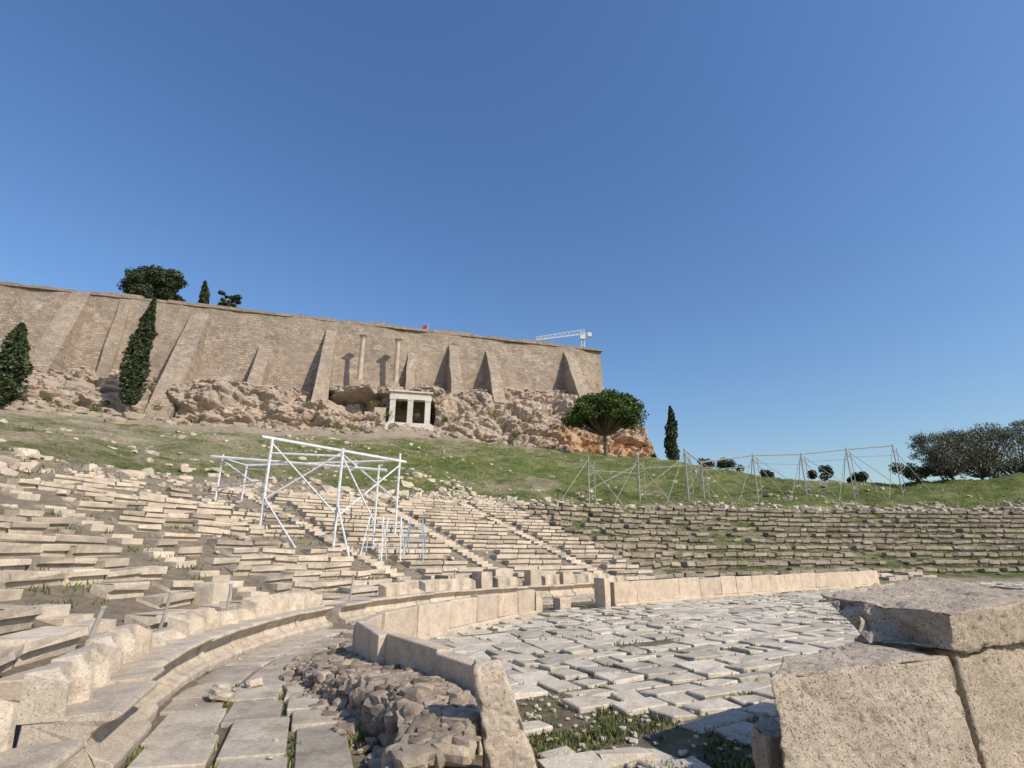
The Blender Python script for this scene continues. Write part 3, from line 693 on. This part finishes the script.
for i in range(70):
    q=F[random.randrange(40,len(F)-60)]; k_=random.choice([0,0,0,.2,.4]); x=q[0]+(q[3]-q[0])*k_; y=q[1]+(q[4]-q[1])*k_-U(.5,3); zz=(tzn(x,y) if k_==0 else q[2]+(q[5]-q[2])*k_)+.4
    w=U(.5,1.3)
    for j in range(130):
        v=Vector((random.gauss(0,1),random.gauss(0,1),random.gauss(0,1))).normalized()*(R()**.4)*w; v.z*=.7; leafquad(sh,Vector((x,y,zz))+v,.17)
sh.build('cliff_shrubs',M_grass)

# ------------------------------------------------------------ white steel frame in the seating
fr=MB(); rT=.055
def G(x,y): return (x,y,tz(x,y)-.1)
P1=(-11.7,25,7.1); P2=(-6.5,30,6.9); Q1=(-15.1,27,6.5); R1=(-8.3,25.3,6.7); R2=(-15.3,30,6.6)
tube(fr,G(-11.7,25),P1,rT+.015); tube(fr,G(-8.3,25.3),R1,rT+.015); tube(fr,G(-6.5,30),(-6.5,30,7.3),rT+.015); tube(fr,G(-15.1,27),(Q1[0],Q1[1],6.7),rT); tube(fr,G(-6.7,26.2),(-6.7,26.2,6.0),rT)
tube(fr,(-12.1,24.7,7.15),(-6.2,30.3,6.85),.08); tube(fr,(-15.6,26.8,6.55),(-6.3,26.2,5.75),.075); tube(fr,(-11.7,25,6.4),(-8.3,25.3,6.3),rT)
tube(fr,(-11.7,25,6.9),(-8.3,25.3,3.5),.045); tube(fr,(-8.3,25.3,6.5),(-11.7,25,4.2),.045); tube(fr,(-8.3,25.3,6.3),(-6.7,26.2,3.2),.045)
tube(fr,(-15.1,27,6.4),(-11.7,25,4.6),.045); tube(fr,(-15.1,27,5.0),(-11.7,25,5.1),.045); tube(fr,(-11.7,25,5.6),(-15.4,30,6.4),.045)
tube(fr,(-8.3,25.3,3.4),(-6.5,30,6.6),.045); tube(fr,(-8.3,25.3,6.4),(-6.5,30,4.6),.045); tube(fr,G(-15.3,30),R2,rT); tube(fr,R2,(-6.5,30,6.9),.055); tube(fr,Q1,R2,.055)
tube(fr,(-11.7,25,4.3),G(-9.2,23.4),.045); tube(fr,(-8.3,25.3,4.0),G(-7.0,23.8),.045)
fr.build('white_scaffold_frame',M_wp)
for (x,y) in [(-5.6,25.6),(-4.7,26.4),(-6.3,24.9)]:
    tm=MB(); z_=tz(x,y)
    for e in (-.5,.5):
        tube(tm,(x+e,y-.5,z_-.1),(x+e*.6,y,z_+1.9),.03); tube(tm,(x+e,y+.5,z_-.1),(x+e*.6,y,z_+1.9),.03)
    for h_ in (.5,1.0,1.5): tube(tm,(x-.5*(1-h_*.2),y-.5*(1-h_/1.9),z_+h_),(x+.5*(1-h_*.2),y-.5*(1-h_/1.9),z_+h_),.025)
    tm.build('trestle_ladder',M_blue if x>-5 else M_wp)
posts=[(8,55,11.6),(14,58,12.2),(20,60,13.4),(22.5,62,12.3),(29.7,64,13.5),(36.8,66,14.0),(44,68,15.0),(51,69,15.7)]
pp=MB()
for i,(x,y,zt) in enumerate(posts):
    z_=tzn(x,y)
    r0=.075
    tube(pp,(x,y,z_-.2),(x+.1,y,zt),r0); tube(pp,(x+.7,y+.3,z_-.2),(x+.75,y+.3,zt-.5),.045)
    for h_ in np.arange(.6,zt-z_-.8,.8): tube(pp,(x,y,z_+h_),(x+.72,y+.3,z_+h_+(.35)),.03)
    for dx,dy in ((-3,-1.5),(3.4,-1.2),(.5,3)):
        gx_,gy_=x+dx,y+dy; tube(pp,(x,y,zt-.5),(gx_,gy_,tz(gx_,gy_)-.1),.04)
    if i>=2 and i<len(posts)-1:
        a,b_=posts[i],posts[i+1]
        tube(pp,(a[0],a[1],a[2]-.2),(b_[0],b_[1],b_[2]-.2),.085); tube(pp,(a[0],a[1],a[2]-1.2),(b_[0],b_[1],b_[2]-1.5),.04); tube(pp,(a[0],a[1],a[2]-.2),(b_[0],b_[1],tz(b_[0],b_[1])+1),.035)
    if i<2:
        a,b_=posts[i],posts[i+1]; tube(pp,(a[0],a[1],a[2]-1.5),(b_[0],b_[1],b_[2]-2),.04); tube(pp,(a[0],a[1],tz(a[0],a[1])+1),(b_[0],b_[1],b_[2]-1),.04)
pp.build('steel_prop_framework',M_gs)
for (s_,d,l) in [(s_at(-4.2,7.2),.95,(.16,0)),(s_at(-4.9,9.6),.95,(.10,0)),(s_at(-5.0,11.8),.95,(.0,0)),(s_at(-3.9,16.5),.95,(.05,0)),(s_at(-3.9,6.6),2.4,(.1,.0)),(s_at(-1.5,21),.95,(0,0))]:
    p,t,n_=PC.at(s_,d); z_=max(.4,tz(*p)); pm=MB(); tube(pm,(p[0],p[1],z_),(p[0]+l[0],p[1],z_+.75),.028,8); tube(pm,(p[0],p[1],z_),(p[0],p[1],z_+.03),.09,10); tube(pm,(p[0]+l[0],p[1],z_+.75),(p[0]+l[0],p[1],z_+.78),.036,8); pm.build('barrier_post',M_gs)
cr=MB(); 
for dx in (-.5,.5):
    for dy in (-.5,.5): tube(cr,(22+dx,150+dy,53),(22+dx,150+dy,68.4),.12)
for h_ in np.arange(54,68,1.4): tube(cr,(21.5,149.5,h_),(22.5,149.5,h_+1.4),.08)
tube(cr,(24,150,67.2),(7.5,150,65.0),.14); tube(cr,(22,150,68.4),(7.5,150,65.9),.12); tube(cr,(22,149,66.4),(7.5,149,64.5),.12)
for i in range(10):
    a=i/10; b_=(i+1)/10; tube(cr,(22-14.5*a,150,66.9-2.1*a),(22-14.5*b_,150,68.3-2.4*b_),.07); tube(cr,(22-14.5*b_,150,66.9-2.1*b_),(22-14.5*b_,150,68.3-2.4*b_),.07)
box(cr,(22,149),(1,0),(0,1),1.6,1.6,65,66.4); box(cr,(24.2,149.2),(1,0),(0,1),1.2,1.4,65.9,67.2)
cr.build('white_crane',M_wp)
fl=MB(); x=-21.5; y=wy(x)+3; tube(fl,(x,y,53.5),(x,y,57.4),.07); fo=empty('flagpole'); fl.build('pole',M_wp,parent=fo)
fg=MB(); fg.add([(x-.1,y,57.3),(x-1.3,y+.1,57.0),(x-1.2,y,56.0),(x-.1,y,56.2)],[(0,1,2,3)]); fg.build('flag',M_red,parent=fo)

# ------------------------------------------------------------ light, sky, camera
w=bpy.data.worlds.new('World'); scene.world=w; w.use_nodes=True; nt=w.node_tree; bg=nt.nodes['Background']
sk=nt.nodes.new('ShaderNodeTexSky'); sk.sky_type='NISHITA'; sk.sun_disc=False; sk.sun_elevation=SUN_EL; sk.sun_rotation=math.atan2(SUN[0],SUN[1])
sk.altitude=0; sk.air_density=1.45; sk.dust_density=1.0; sk.ozone_density=5.5
hs=nt.nodes.new('ShaderNodeHueSaturation'); hs.inputs['Hue'].default_value=0.508; hs.inputs['Saturation'].default_value=1.12; nt.links.new(sk.outputs[0],hs.inputs['Color'])
nt.links.new(hs.outputs[0],bg.inputs[0]); bg.inputs[1].default_value=0.15
sl_=bpy.data.lights.new('sun','SUN'); sl_.energy=4.6; sl_.angle=math.radians(.5); sl_.color=(1,.90,.76)
so=bpy.data.objects.new('sun',sl_); scene.collection.objects.link(so)
d=Vector((SUN[0]*math.cos(SUN_EL),SUN[1]*math.cos(SUN_EL),math.sin(SUN_EL))); so.rotation_euler=d.to_track_quat('Z','Y').to_euler()
cam=bpy.data.cameras.new('camera'); co=bpy.data.objects.new('camera',cam); scene.collection.objects.link(co); scene.camera=co
cam.sensor_width=36; cam.lens=520/1024*36; cam.clip_end=10000; co.location=(0,0,1.8); co.rotation_euler=(math.radians(90+18),0,0)
scene.view_settings.view_transform='Standard'; scene.view_settings.look='None'; scene.view_settings.exposure=0
